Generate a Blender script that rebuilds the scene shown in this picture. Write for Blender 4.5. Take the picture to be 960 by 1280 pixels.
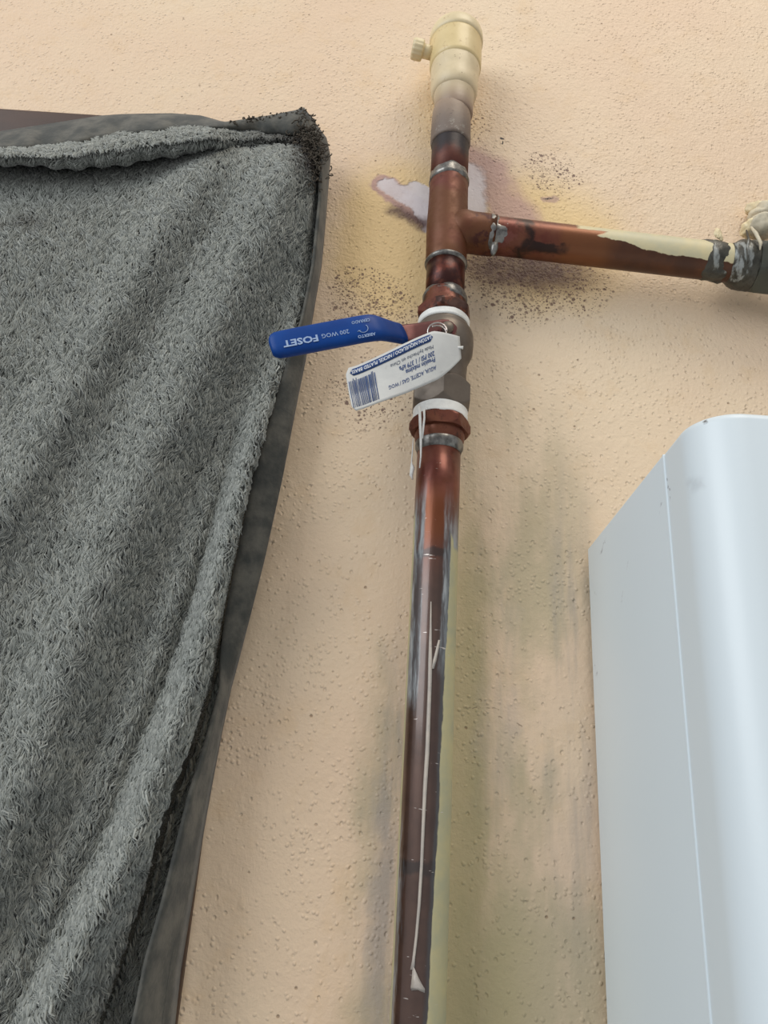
import bpy, bmesh, math, random
import numpy as np
from mathutils import Matrix, Vector

for o in list(bpy.data.objects): bpy.data.objects.remove(o, do_unlink=True)
scene = bpy.context.scene
COL = scene.collection
rng = np.random.default_rng(7)

# ------------------------------------------------------------------ camera
F = 980.0; CAM_D = 0.365; CAM_H = 1.5
_up = np.array([155, 2390, -F]); _up /= np.linalg.norm(_up)
_X = np.array([1, -155/2390, 0.]); _X /= np.linalg.norm(_X)
_Y = np.cross(_up, _X)
RC = np.array([_X, _Y, _up])
CC = np.array([0, -CAM_D, CAM_H])
cd = bpy.data.cameras.new('camera'); cam = bpy.data.objects.new('camera', cd); COL.objects.link(cam)
cd.sensor_fit = 'VERTICAL'; cd.sensor_height = 36.0; cd.lens = 36.0*F/1280.0
cd.clip_start = 0.01; cd.clip_end = 50
M4 = Matrix.Identity(4)
for i in range(3):
    for j in range(3): M4[i][j] = RC[i][j]
    M4[i][3] = CC[i]
cam.matrix_world = M4
scene.camera = cam

# ------------------------------------------------------------------ light
scene.view_settings.view_transform = 'Standard'
scene.view_settings.look = 'None'
scene.view_settings.exposure = -0.12
scene.view_settings.gamma = 1.0
scene.view_settings.use_curve_mapping = False
world = bpy.data.worlds.new('world'); scene.world = world; world.use_nodes = True
bg = world.node_tree.nodes['Background']
bg.inputs[0].default_value = (0.95, 0.97, 1.0, 1); bg.inputs[1].default_value = 0.52

def area(name, loc, target, sx, sy, power, col):
    l = bpy.data.lights.new(name, 'AREA'); l.shape = 'RECTANGLE'; l.size = sx; l.size_y = sy
    l.energy = power; l.color = col
    o = bpy.data.objects.new(name, l); COL.objects.link(o)
    o.location = loc
    o.rotation_euler = (Vector(target)-Vector(loc)).to_track_quat('-Z', 'Y').to_euler()
    return o
area('window_daylight', (-1.65, -1.5, 2.6), (0.05, 0, 1.70), 1.5, 1.6, 36, (0.93, 0.97, 1.0))
area('ceiling_light', (0.5, -0.9, 3.3), (0.05, 0, 1.75), 0.8, 0.8, 15, (1.0, 0.90, 0.76))

# ------------------------------------------------------------------ helpers: geometry
def P(u, v, s=0.0):
    """world point seen at photo pixel (u,v), s metres in front of the wall plane"""
    d = RC @ np.array([u-480.0, 640.0-v, -F])
    return CC + d*((-s-CC[1])/d[1])
def PV(u, v, s):
    u, v, s = np.broadcast_arrays(np.asarray(u, float), np.asarray(v, float), np.asarray(s, float))
    d = np.stack([u-480.0, 640.0-v, np.full(u.shape, -F)], -1) @ RC.T
    t = (-s-CC[1])/d[..., 1]
    return CC + d*t[..., None]
def depth(p): return -(RC.T @ (np.asarray(p)-CC))[2]

def mesh_obj(name, verts, faces, mat=None, parent=None, smooth=True):
    me = bpy.data.meshes.new(name)
    me.from_pydata([tuple(map(float, v)) for v in verts], [], faces)
    me.validate(); me.update()
    if smooth: me.polygons.foreach_set('use_smooth', [True]*len(me.polygons))
    if mat: me.materials.append(mat)
    o = bpy.data.objects.new(name, me); COL.objects.link(o)
    if parent:
        o.parent = parent; o.matrix_parent_inverse = parent_world(parent).inverted()
    return o
def parent_world(p):
    m = Matrix.Translation(p.location)
    if p.parent: return Matrix.Identity(4)
    return m
def empty(name, loc, label, cat, group=None):
    o = bpy.data.objects.new(name, None); o.empty_display_size = .02; COL.objects.link(o)
    o.location = [float(c) for c in loc]
    o['label'] = label; o['category'] = cat
    if group: o['group'] = group
    return o
def sharp(o, ang=35):
    me = o.data
    bm = bmesh.new(); bm.from_mesh(me)
    bmesh.ops.recalc_face_normals(bm, faces=bm.faces)
    for e in bm.edges:
        if len(e.link_faces) == 2 and e.calc_face_angle(0) > math.radians(ang): e.smooth = False
    bm.to_mesh(me); bm.free()
    return o
def snoise(p, scale, seed=0, octv=3):
    """cheap smooth pseudo noise in -1..1 for arrays of points"""
    r = np.random.default_rng(seed); p = np.asarray(p, float); out = np.zeros(p.shape[:-1]); a = 1; tot = 0
    for k in range(octv):
        acc = np.zeros(p.shape[:-1])
        for j in range(5):
            d = r.normal(size=3); d /= np.linalg.norm(d)
            acc += np.sin((p @ d)*scale*(2**k)*r.uniform(.7, 1.3)+r.uniform(0, 6.28))
        out += a*acc/2.6; tot += a; a *= .55
    return out/tot
def frame_axis(d):
    d = np.asarray(d, float); d /= np.linalg.norm(d)
    ref = np.array([0, -1., 0]) if abs(d[1]) < .9 else np.array([0, 0, 1.])
    a = np.cross(ref, d); a /= np.linalg.norm(a)
    b = np.cross(d, a)            # b is close to ref: angle 0 faces the room
    return d, b, a
def lathe(prof, org, d=(0, 0, 1), seg=48, rfun=None, noise=None, cap=(True, True)):
    """prof: list of (t, r) along d from org. rfun(theta,t,r)->r ; noise=(amp,scale,seed)"""
    d, b, a = frame_axis(d); org = np.asarray(org, float)
    V = []; Fc = []
    th = np.linspace(0, 2*np.pi, seg, endpoint=False)
    for (t, r) in prof:
        rr = np.full(seg, r) if rfun is None else np.array([rfun(x, t, r) for x in th])
        ring = org+d*t+np.outer(np.cos(th)*rr, b)+np.outer(np.sin(th)*rr, a)
        if noise:
            n = snoise(ring, noise[1], noise[2])*noise[0]
            ring = ring+np.outer(np.cos(th), b)*n[:, None]+np.outer(np.sin(th), a)*n[:, None]
        V += list(ring)
    n = len(prof)
    for i in range(n-1):
        for j in range(seg):
            k = (j+1) % seg
            Fc.append((i*seg+j, i*seg+k, (i+1)*seg+k, (i+1)*seg+j))
    if cap[0]: Fc.append(tuple(range(seg))[::-1])
    if cap[1]: Fc.append(tuple((n-1)*seg+j for j in range(seg)))
    return V, Fc
def hexr(apo, rot=0.0):
    def f(th):
        a = ((th-rot) % (math.pi/3))-math.pi/6
        return apo/math.cos(a)
    return f
def merge(*vf):
    V = []; Fc = []
    for v, f in vf:
        o = len(V); V += list(v); Fc += [tuple(i+o for i in g) for g in f]
    return V, Fc
def tube(pts, r, seg=8, closed=False):
    pts = np.asarray(pts, float); n = len(pts); rr = np.broadcast_to(np.asarray(r, float), (n,))
    V = []; Fc = []
    prev = None
    for i in range(n):
        t = pts[(i+1) % n]-pts[i-1] if closed else pts[min(i+1, n-1)]-pts[max(i-1, 0)]
        t /= np.linalg.norm(t)
        if prev is None:
            ref = np.array([0, 0, 1.]) if abs(t[2]) < .9 else np.array([1., 0, 0])
        else: ref = prev
        a = ref-t*(ref@t); a /= np.linalg.norm(a); prev = a
        b = np.cross(t, a)
        for j in range(seg):
            q = 2*np.pi*j/seg
            V.append(pts[i]+(a*math.cos(q)+b*math.sin(q))*rr[i])
    m = n if closed else n-1
    for i in range(m):
        for j in range(seg):
            k = (j+1) % seg; i2 = (i+1) % n
            Fc.append((i*seg+j, i*seg+k, i2*seg+k, i2*seg+j))
    if not closed:
        Fc.append(tuple(range(seg))[::-1]); Fc.append(tuple((n-1)*seg+j for j in range(seg)))
    return V, Fc
def grid_faces(nr, nc):
    return [(i*nc+j, i*nc+j+1, (i+1)*nc+j+1, (i+1)*nc+j) for i in range(nr-1) for j in range(nc-1)]
def solidify(o, th, off=-1):
    m = o.modifiers.new('thickness', 'SOLIDIFY'); m.thickness = th; m.offset = off
    return o
def text_mesh(body, bold=0.0, align='LEFT'):
    c = bpy.data.curves.new('t', 'FONT'); c.body = body; c.size = 1.0; c.offset = bold; c.align_x = align
    c.resolution_u = 2
    o = bpy.data.objects.new('t', c); COL.objects.link(o)
    dg = bpy.context.evaluated_depsgraph_get(); dg.update()
    me = bpy.data.meshes.new_from_object(o.evaluated_get(dg))
    V = np.array([v.co[:] for v in me.vertices]); Fc = [tuple(p.vertices) for p in me.polygons]
    bpy.data.objects.remove(o); bpy.data.curves.remove(c); bpy.data.meshes.remove(me)
    V[:, :2] -= V[:, :2].min(0)
    V[:, :2] /= V[:, :2].max(0)        # unit box
    return V[:, :2], Fc

# ------------------------------------------------------------------ helpers: materials
def srgb(r, g, b):
    f = lambda c: (c/255/12.92) if c/255 <= .04045 else ((c/255+.055)/1.055)**2.4
    return (f(r), f(g), f(b), 1.0)
class NG:
    def __init__(s, name):
        s.m = bpy.data.materials.new(name); s.m.use_nodes = True
        s.t = s.m.node_tree; s.t.nodes.clear()
        s.out = s.t.nodes.new('ShaderNodeOutputMaterial')
        s.b = s.t.nodes.new('ShaderNodeBsdfPrincipled')
        s.t.links.new(s.b.outputs[0], s.out.inputs[0])
        s._co = None
    def n(s, typ, **kw):
        x = s.t.nodes.new(typ)
        for k, v in kw.items(): setattr(x, k, v)
        return x
    def put(s, sock, v):
        if isinstance(v, bpy.types.NodeSocket): s.t.links.new(v, sock)
        elif v is not None:
            if hasattr(sock.default_value, '__len__') and not hasattr(v, '__len__'): v = [v]*len(sock.default_value)
            if hasattr(sock.default_value, '__len__') and len(sock.default_value) == 3: v = v[:3]
            sock.default_value = v
    def co(s):
        if s._co is None: s._co = s.n('ShaderNodeTexCoord').outputs['Object']
        return s._co
    def math(s, op, a, b=None, c=None, clamp=False):
        x = s.n('ShaderNodeMath', operation=op, use_clamp=clamp)
        s.put(x.inputs[0], a); s.put(x.inputs[1], b)
        if c is not None: s.put(x.inputs[2], c)
        return x.outputs[0]
    def vm(s, op, a, b=None, scale=None):
        x = s.n('ShaderNodeVectorMath', operation=op)
        s.put(x.inputs[0], a)
        if b is not None: s.put(x.inputs[1], b)
        if scale is not None: s.put(x.inputs['Scale'], scale)
        return x.outputs['Value'] if op in ('DOT_PRODUCT', 'LENGTH', 'DISTANCE') else x.outputs['Vector']
    def sep(s, v):
        x = s.n('ShaderNodeSeparateXYZ'); s.put(x.inputs[0], v); return x.outputs
    def noise(s, scale, detail=3, rough=.55, vec=None, stretch=None, color=False):
        vec = vec or s.co()
        if stretch: vec = s.vm('MULTIPLY', vec, stretch)
        x = s.n('ShaderNodeTexNoise'); s.put(x.inputs['Vector'], vec)
        x.inputs['Scale'].default_value = scale; x.inputs['Detail'].default_value = detail; x.inputs['Roughness'].default_value = rough
        return x.outputs['Color' if color else 'Fac']
    def voro(s, scale, vec=None, stretch=None, feature='F1', rnd=1.0):
        vec = vec or s.co()
        if stretch: vec = s.vm('MULTIPLY', vec, stretch)
        x = s.n('ShaderNodeTexVoronoi', feature=feature); s.put(x.inputs['Vector'], vec)
        x.inputs['Scale'].default_value = scale; x.inputs['Randomness'].default_value = rnd
        return x.outputs
    def ss(s, x, lo, hi, a=0.0, b=1.0):
        m = s.n('ShaderNodeMapRange', interpolation_type='SMOOTHSTEP')
        s.put(m.inputs['Value'], x)
        if lo > hi: lo, hi, a, b = hi, lo, b, a
        m.inputs['From Min'].default_value = lo; m.inputs['From Max'].default_value = hi
        m.inputs['To Min'].default_value = a; m.inputs['To Max'].default_value = b
        return m.outputs['Result']
    def mix(s, f, a, b):
        x = s.n('ShaderNodeMix', data_type='RGBA')
        s.put(x.inputs[0], f); s.put(x.inputs[6], a); s.put(x.inputs[7], b)
        return x.outputs[2]
    def mul(s, *a):
        r = a[0]
        for k in a[1:]: r = s.math('MULTIPLY', r, k)
        return r
    def mx(s, *a):
        r = a[0]
        for k in a[1:]: r = s.math('MAXIMUM', r, k)
        return r
    def capsule(s, vec, a, b):
        a = np.asarray(a, float); b = np.asarray(b, float); ba = b-a; L = max(float(ba@ba), 1e-12)
        pa = s.vm('SUBTRACT', vec, tuple(a))
        h = s.math('MULTIPLY', s.vm('DOT_PRODUCT', pa, tuple(ba)), 1/L, clamp=True)
        return s.vm('LENGTH', s.vm('SUBTRACT', pa, s.vm('SCALE', tuple(ba), scale=h)))
    def bump(s, h, strength=.3, dist=.001, prev=None):
        x = s.n('ShaderNodeBump'); s.put(x.inputs['Height'], h)
        x.inputs['Strength'].default_value = strength; x.inputs['Distance'].default_value = dist
        if prev is not None: s.put(x.inputs['Normal'], prev)
        return x.outputs[0]
    def set(s, **kw):
        for k, v in kw.items():
            s.put(s.b.inputs[{'color': 'Base Color', 'rough': 'Roughness', 'metal': 'Metallic', 'normal': 'Normal', 'spec': 'Specular IOR Level',
                              'coat': 'Coat Weight', 'coatr': 'Coat Roughness', 'sheen': 'Sheen Weight', 'alpha': 'Alpha', 'trans': 'Transmission Weight', 'sub': 'Subsurface Weight'}[k]], v)
        return s.m
# ------------------------------------------------------------------ wall
def W(u, v):
    p = P(u, v, 0.0); return np.array([p[0], 0, p[2]])
def wall_material():
    g = NG('painted_plaster')
    co = g.vm('MULTIPLY', g.co(), (1, 0, 1))
    nz = g.vm('SUBTRACT', g.noise(28, 4, .6, vec=co, color=True), (.5, .5, .5))
    wob = g.vm('ADD', co, g.vm('SCALE', nz, scale=.030))
    wob2 = g.vm('ADD', co, g.vm('SCALE', g.vm('SUBTRACT', g.noise(90, 3, .6, vec=co, color=True), (.5, .5, .5)), scale=.010))
    big = g.noise(5, 3, .5, vec=co)
    col = g.mix(g.ss(big, .35, .68), srgb(223, 196, 168), srgb(227, 205, 176))
    col = g.mix(g.mul(g.ss(g.noise(45, 4, .65, vec=co), .5, .75), .35), col, srgb(216, 184, 142))
    px = 1/2230.0     # metres per pixel near the tee
    def ell(u, v, ru, rv, soft, vec):
        c = W(u, v); k = (1/(ru*px), 1, 1/(rv*px*1.25))
        d = g.vm('LENGTH', g.vm('MULTIPLY', g.vm('SUBTRACT', vec, tuple(c)), k))
        return g.ss(d, 1.0, 1.0-soft)
    # yellowed, heat-stained paint around the soldered tee
    yel = g.mx(ell(500, 300, 120, 150, .55, wob), ell(665, 300, 165, 118, .6, wob), g.mul(ell(560, 150, 75, 120, .8, wob), .6))
    col = g.mix(g.mul(yel, .62), col, srgb(226, 192, 122))
    # greenish grey overpaint in vertical brush strokes beside the riser and towards the heater
    st = g.noise(60, 4, .6, vec=co, stretch=(1, 1, .10))
    st2 = g.noise(22, 4, .65, vec=co, stretch=(1, 1, .40))
    reg = g.mx(ell(640, 960, 150, 430, .55, wob), ell(600, 640, 95, 110, .8, wob), g.mul(ell(470, 1120, 35, 300, .7, wob), .9))
    green = g.mul(reg, g.ss(g.math('ADD', g.mul(st, .25), g.mul(st2, .75)), .42, .60))
    col = g.mix(g.mul(green, .8), col, srgb(176, 164, 134))
    right = g.mx(ell(575, 1100, 38, 420, .6, wob2), g.mul(ell(600, 1260, 70, 160, .8, wob), .8))
    col = g.mix(g.mul(right, .75), col, srgb(176, 164, 122))
    # grey vertical smears
    gs = g.mul(g.mx(ell(715, 860, 45, 260, .9, wob), ell(480, 1080, 24, 260, .9, wob), ell(620, 800, 30, 180, .9, wob)), g.ss(st, .42, .62))
    col = g.mix(g.mul(gs, .7), col, srgb(160, 152, 146))
    # pink halo and bare pale-lavender patch behind the tee
    d1 = g.capsule(wob, W(592, 196), W(645, 275)); halo = g.mul(g.ss(d1, 44*px, 14*px), .9)
    d1b = g.capsule(wob2, W(480, 232), W(535, 270)); halo = g.mx(halo, g.ss(d1b, 21*px, 15*px))
    col = g.mix(g.mul(halo, .82), col, srgb(178, 140, 138))
    d2 = g.capsule(wob2, W(485, 233), W(535, 262)); d3 = g.capsule(wob2, W(584, 218), W(590, 265))
    bare = g.mx(g.ss(d2, 15*px, 11*px), g.ss(d3, 26*px, 16*px), g.ss(g.capsule(wob2, W(520, 240), W(545, 280)), 20*px, 16*px))
    col = g.mix(g.mul(bare, .9), col, g.mix(g.ss(g.noise(60, 3, .6, vec=co), .35, .65), srgb(210, 198, 198), srgb(222, 214, 216)))
    soot_shade = g.mul(g.mx(g.ss(g.capsule(wob2, W(492, 262), W(530, 280)), 17*px, 1*px), ell(655, 336, 140, 42, .7, wob2)), .92)  # purple-brown stain that also paints the shadow of tee and branch pipe
    soot_shade = g.mul(soot_shade, g.ss(g.noise(140, 4, .65, vec=co), .25, .6, .75, 1.0))
    col = g.mix(soot_shade, col, srgb(92, 66, 62))
    # brown-purple blister speckles, thick around the joints
    zone = g.mx(ell(462, 378, 80, 62, .7, wob), ell(660, 345, 138, 76, .7, wob), g.mul(ell(690, 215, 62, 45, .7, wob), .62),
                g.mul(ell(575, 160, 80, 70, .9, wob), .42), g.mul(ell(470, 490, 90, 60, .8, wob), .5))
    speck = None
    for sc_, rr, k in ((260, .26, .50), (470, .30, .60), (800, .30, .55)):
        sp = g.voro(sc_, vec=g.vm('ADD', co, g.vm('SCALE', g.vm('SUBTRACT', g.noise(400, 2, .6, vec=co, color=True), (.5, .5, .5)), scale=.0016)))
        rnd = g.sep(sp['Color'])
        dots = g.ss(g.math('SUBTRACT', sp['Distance'], g.mul(rnd[0], .16)), rr, rr*.35)
        pick = g.ss(g.math('ADD', g.mul(zone, 1.0), g.mul(rnd[1], k)), .60, .85)
        m = g.mul(dots, pick, g.ss(zone, .02, .3), g.ss(rnd[2], 0, .6, .45, 1.0)); speck = m if speck is None else g.mx(speck, m)
    col = g.mix(g.mul(speck, .85), col, srgb(100, 72, 66))
    # a scatter of tiny dark pits everywhere
    sv = g.voro(95, vec=co); pit = g.mul(g.ss(sv['Distance'], .085, .03), g.ss(g.sep(sv['Color'])[2], .55, .75))
    col = g.mix(g.mul(pit, .6), col, srgb(128, 96, 70))
    # single black nicks
    nick = None
    for a, b, r in [((627, 172), (629, 174), 3.2), ((682, 248), (693, 249), 2.4), ((640, 216), (656, 217), 1.2), ((630, 178), (630, 179), 1.6)]:
        m = g.ss(g.capsule(wob2, W(*a), W(*b)), r*px, r*.45*px); nick = m if nick is None else g.mx(nick, m)
    hl = g.ss(g.capsule(wob2, W(683, 249), W(693, 250)), 9*px, 4*px)
    col = g.mix(g.mul(hl, .6), col, srgb(160, 125, 128))
    col = g.mix(nick, col, srgb(30, 24, 26))
    # hairline cracks in the paint low on the wall
    ck = g.mx(g.ss(g.capsule(wob2, W(572, 878), W(625, 890)), 1.1*px, .4*px), g.ss(g.capsule(wob2, W(610, 895), W(655, 907)), 1.1*px, .4*px))
    col = g.mix(g.mul(ck, .6), col, srgb(110, 92, 75))
    # relief: orange peel, drips and pits
    v1 = g.voro(150, vec=g.vm('ADD', co, g.vm('SCALE', nz, scale=.01)), stretch=(1, 1, .75))
    drop = g.mul(g.ss(v1['Distance'], .34, .05), g.ss(g.sep(v1['Color'])[0], .45, .8))
    v2 = g.voro(400, vec=g.vm('ADD', co, g.vm('SCALE', nz, scale=.006)))
    drop2 = g.mul(g.ss(v2['Distance'], .45, .1), g.ss(g.sep(v2['Color'])[1], .3, .9))
    v3 = g.voro(240, vec=g.vm('ADD', co, g.vm('SCALE', nz, scale=.008)), stretch=(1, 1, .8)); r3 = g.sep(v3['Color'])
    hole = g.mul(g.ss(v3['Distance'], .24, .08), g.ss(r3[0], .62, .8))
    upz = g.ss(g.sep(co)[2], W(480, 520)[2], W(480, 320)[2])
    fine = g.noise(480, 3, .6, vec=g.vm('ADD', co, g.vm('SCALE', nz, scale=.01)))
    h = g.math('ADD', g.mul(fine, g.math('ADD', .55, g.mul(upz, .45))), g.mul(g.noise(75, 3, .5, vec=co), 1.0))
    h = g.math('ADD', h, g.mul(drop, .30)); h = g.math('ADD', h, g.mul(drop2, .55))
    h = g.math('SUBTRACT', h, g.mul(hole, .8))
    h = g.math('SUBTRACT', h, g.mul(g.mx(pit, g.mul(speck, .5)), .9))
    h = g.mul(h, g.math('SUBTRACT', 1.0, g.mul(bare, .8)))
    nrm = g.bump(h, .62, .0011)
    return g.set(color=col, rough=.55, spec=.35, normal=nrm)
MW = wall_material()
WX0, WX1, WZ0, WZ1 = -1.8, 1.8, 0.0, 3.2
# the wall has a window opening that the towel covers: opening edges
OX1, OZ1 = -0.080, 1.885; OX0, OZ0 = -0.72, 0.95
def slab(x0, x1, y0, y1, z0, z1):
    V = [(x, y, z) for z in (z0, z1) for y in (y0, y1) for x in (x0, x1)]
    Fc = [(0, 2, 3, 1), (4, 5, 7, 6), (0, 1, 5, 4), (2, 6, 7, 3), (0, 4, 6, 2), (1, 3, 7, 5)]
    return V, Fc
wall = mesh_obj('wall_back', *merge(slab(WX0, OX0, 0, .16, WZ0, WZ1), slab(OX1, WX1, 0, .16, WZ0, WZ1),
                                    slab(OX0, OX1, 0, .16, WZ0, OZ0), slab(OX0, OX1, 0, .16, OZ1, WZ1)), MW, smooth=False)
wall['kind'] = 'structure'; wall['label'] = 'peach painted plaster wall with yellowed stains'

# ------------------------------------------------------------------ window frame under the towel
def brown_mat():
    g = NG('brown_enamel')
    n = g.noise(40, 4, .6, stretch=(.3, 1, 1))
    c = g.mix(g.ss(n, .35, .7), srgb(62, 43, 32), srgb(74, 51, 38))
    return g.set(color=c, rough=.45, normal=g.bump(g.noise(300, 2), .1, .0005))
MB = brown_mat()
def glass_mat():
    g = NG('window_glass'); return g.set(color=(.8, .85, .85, 1), rough=.05, trans=1.0)
win = empty('window_1', (-.39, 0, .94), 'brown window frame behind the towel', 'window')
del win['category']; win['kind'] = 'structure'
FX1, FZ1 = -0.0682, 1.9003
def bevbox(name, x0, x1, y0, y1, z0, z1, mat, parent, bev=.0015):
    o = mesh_obj(name, *slab(x0, x1, y0, y1, z0, z1), mat, parent, smooth=False)
    bm = bmesh.new(); bm.from_mesh(o.data); bmesh.ops.recalc_face_normals(bm, faces=bm.faces)
    bmesh.ops.bevel(bm, geom=bm.edges[:], offset=bev, segments=2, affect='EDGES', profile=.5)
    bm.to_mesh(o.data); bm.free()
    return o
bevbox('frame_rail', -.735, FX1, -.005, .05, FZ1-.045, FZ1, MB, win)
bevbox('frame_rail', -.735, FX1, -.005, .05, .935, .98, MB, win)
bevbox('frame_stile', FX1-.045, FX1, -.0045, .0505, .981, FZ1-.046, MB, win)
bevbox('frame_stile', -.735, -.69, -.0045, .0505, .981, FZ1-.046, MB, win)
mesh_obj('pane', *slab(-.69, FX1-.045, .02, .024, .98, FZ1-.045), glass_mat(), win, smooth=False)

# ------------------------------------------------------------------ grey fleece towel
def interp(tab, y):
    a = np.array(tab, float); ys = a[:, 1]; xs = a[:, 0]
    y = np.asarray(y, float)
    r = np.interp(y, ys, xs)
    r = np.where(y < ys[0], xs[0]+(y-ys[0])*(xs[1]-xs[0])/(ys[1]-ys[0]), r)
    r = np.where(y > ys[-1], xs[-1]+(y-ys[-1])*(xs[-1]-xs[-2])/(ys[-1]-ys[-2]), r)
    return r
def interpx(tab, x):
    a = np.array(tab, float); return np.interp(x, a[:, 0], a[:, 1])
def sm(x, a, b):
    t = np.clip((np.asarray(x, float)-a)/(b-a), 0, 1); return t*t*(3-2*t)
REDGE = [(396, 168), (402, 195), (398, 250), (389, 330), (377, 400), (358, 500), (338, 600), (316, 700), (301, 770), (289, 830), (285, 852), (262, 924), (241, 992), (224, 1064), (206, 1136), (189, 1197), (172, 1276), (150, 1380)]
FOLDEDGE = [(393, 200), (390, 250), (381, 330), (372, 400), (357, 450), (342, 500), (328, 550), (314, 600), (303, 650), (293, 700), (282, 750), (272, 800), (264, 845), (237, 928), (205, 1014), (176, 1118), (140, 1219), (90, 1360)]
RA = [(330, 270), (262, 419), (180, 595), (94, 805), (40, 950), (-20, 1100)]
RB = [(200, 300), (140, 400), (0, 640), (-100, 800)]
VD = [(345, 400), (290, 500), (195, 720), (140, 880), (90, 1000), (20, 1130)]
RCg = [(338, 480), (314, 560), (297, 620), (270, 730), (243, 850), (205, 945), (166, 1050), (122, 1140), (60, 1260), (0, 1380)]
VC = [(315, 500), (280, 620), (245, 740), (208, 850), (150, 1010), (106, 1100), (30, 1260), (-30, 1380)]
RD = [(120, 880), (60, 1010), (-20, 1170)]
def fold_h(x, y):
    h = np.full(np.shape(x), .030)
    h = h+.012*np.exp(-((x-interp(RA, y))/45)**2)
    h = h+.010*np.exp(-((x-interp(RB, y))/42)**2)
    h = h-.007*np.exp(-((x-interp(VD, y))/36)**2)
    a = sm(y, 440, 640)
    h = h+(.012*a+.006*sm(y, 800, 1200))*np.exp(-((x-interp(RCg, y))/(16+14*sm(y, 700, 1200)))**2)
    h = h-.009*a*np.exp(-((x-interp(VC, y))/(15+14*sm(y, 700, 1200)))**2)
    # right margin falls back to the wall / frame, deeper behind the twisted hem lower down
    fe = interp(FOLDEDGE, y)
    k = sm(x, fe-7, fe+9+6*sm(y, 820, 950))
    h = h*(1-k)+k*(.019-.011*sm(y, 400, 470)-.002*sm(y, 780, 900))
    # top: sheet starts tight under the rolled hem
    top = interpx(ROLLBOT, x)
    h = h-.014*np.exp(-np.clip(y-top, 0, 999)/16)
    return h
BANDTOP = [(-380, 200), (-160, 186), (0, 165.5), (75, 154), (125, 146), (155, 144), (215, 143), (252, 146), (280, 154), (295, 152), (340, 145), (370, 139), (378, 136), (390, 150)]
BANDBOT = [(-380, 214), (-160, 201), (0, 187), (60, 185), (100, 178), (160, 168), (240, 161), (270, 160), (307, 163), (345, 168), (390, 170)]
ROLLBOT = [(-380, 228), (-160, 214), (0, 201), (100, 207), (160, 200), (240, 187), (295, 181), (345, 179), (400, 182)]
NC = 210; NR = 260; XL = -380.0
rows_u = []; rows_v = []; rows_s = []
sc = np.linspace(0, 1, NC)
# rolled strip just below the hem
xr = XL+sc*(394-XL); rollamp = 1-.8*sm(xr, 255, 300)
bb = interpx(BANDBOT, xr); rb = interpx(ROLLBOT, xr)
lump = 1.5*np.sin(xr*.21)+1.2*np.sin(xr*.087+1)
for k, s in [(-.15, .027), (.05, .034), (.3, .0405), (.55, .043), (.8, .041), (1.0, .035), (1.02, .026), (1.05, .016)]:
    rows_u.append(xr); rows_v.append(bb+(rb+lump-bb)*k); rows_s.append(.016+(s-.016)*(.35+.65*rollamp))
NROLL = len(rows_u)
for j in range(NR):
    t = j/(NR-1)
    v0 = rb+4
    yapp = v0+(1370-v0)*t
    x = XL+sc*(interp(REDGE, yapp)-XL)
    x = XL+sc*(interp(REDGE, np.clip(yapp, 168, 2000))-XL)
    v = interpx(ROLLBOT, x)+4; yy = v+(1370-v)*t
    rows_u.append(x); rows_v.append(yy); rows_s.append(fold_h(x, yy))
U = np.array(rows_u); Vv = np.array(rows_v); S = np.array(rows_s)
S[NROLL:] += .0008*snoise(np.stack([U[NROLL:], Vv[NROLL:], 0*U[NROLL:]], -1), .05, 3)
TP = PV(U, Vv, S)
def towel_mat(name, pile):
    g = NG(name)
    if pile:
        a = g.n('ShaderNodeAttribute', attribute_name='tone').outputs['Fac']
        b = g.n('ShaderNodeAttribute', attribute_name='burn').outputs['Fac']
        c = g.mix(a, srgb(104, 107, 102), srgb(166, 169, 163))
        c = g.mix(b, c, srgb(46, 38, 32))
        return g.set(color=c, rough=.9, sheen=.25, spec=.15)
    n = g.noise(900, 3, .6); n2 = g.noise(14, 3, .6)
    c = g.mix(g.ss(n2, .35, .7), srgb(88, 90, 86), srgb(104, 106, 101))
    return g.set(color=c, rough=.95, spec=.1, normal=g.bump(n, .5, .0006))
towel = empty('towel', P(180, 1340, .03), 'grey fleece towel hanging over the brown window frame', 'towel')
sheet = mesh_obj('fleece_sheet', TP.reshape(-1, 3), grid_faces(len(U), NC), towel_mat('fleece_ground', False), towel)
solidify(sheet, .0018, 1)
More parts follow.
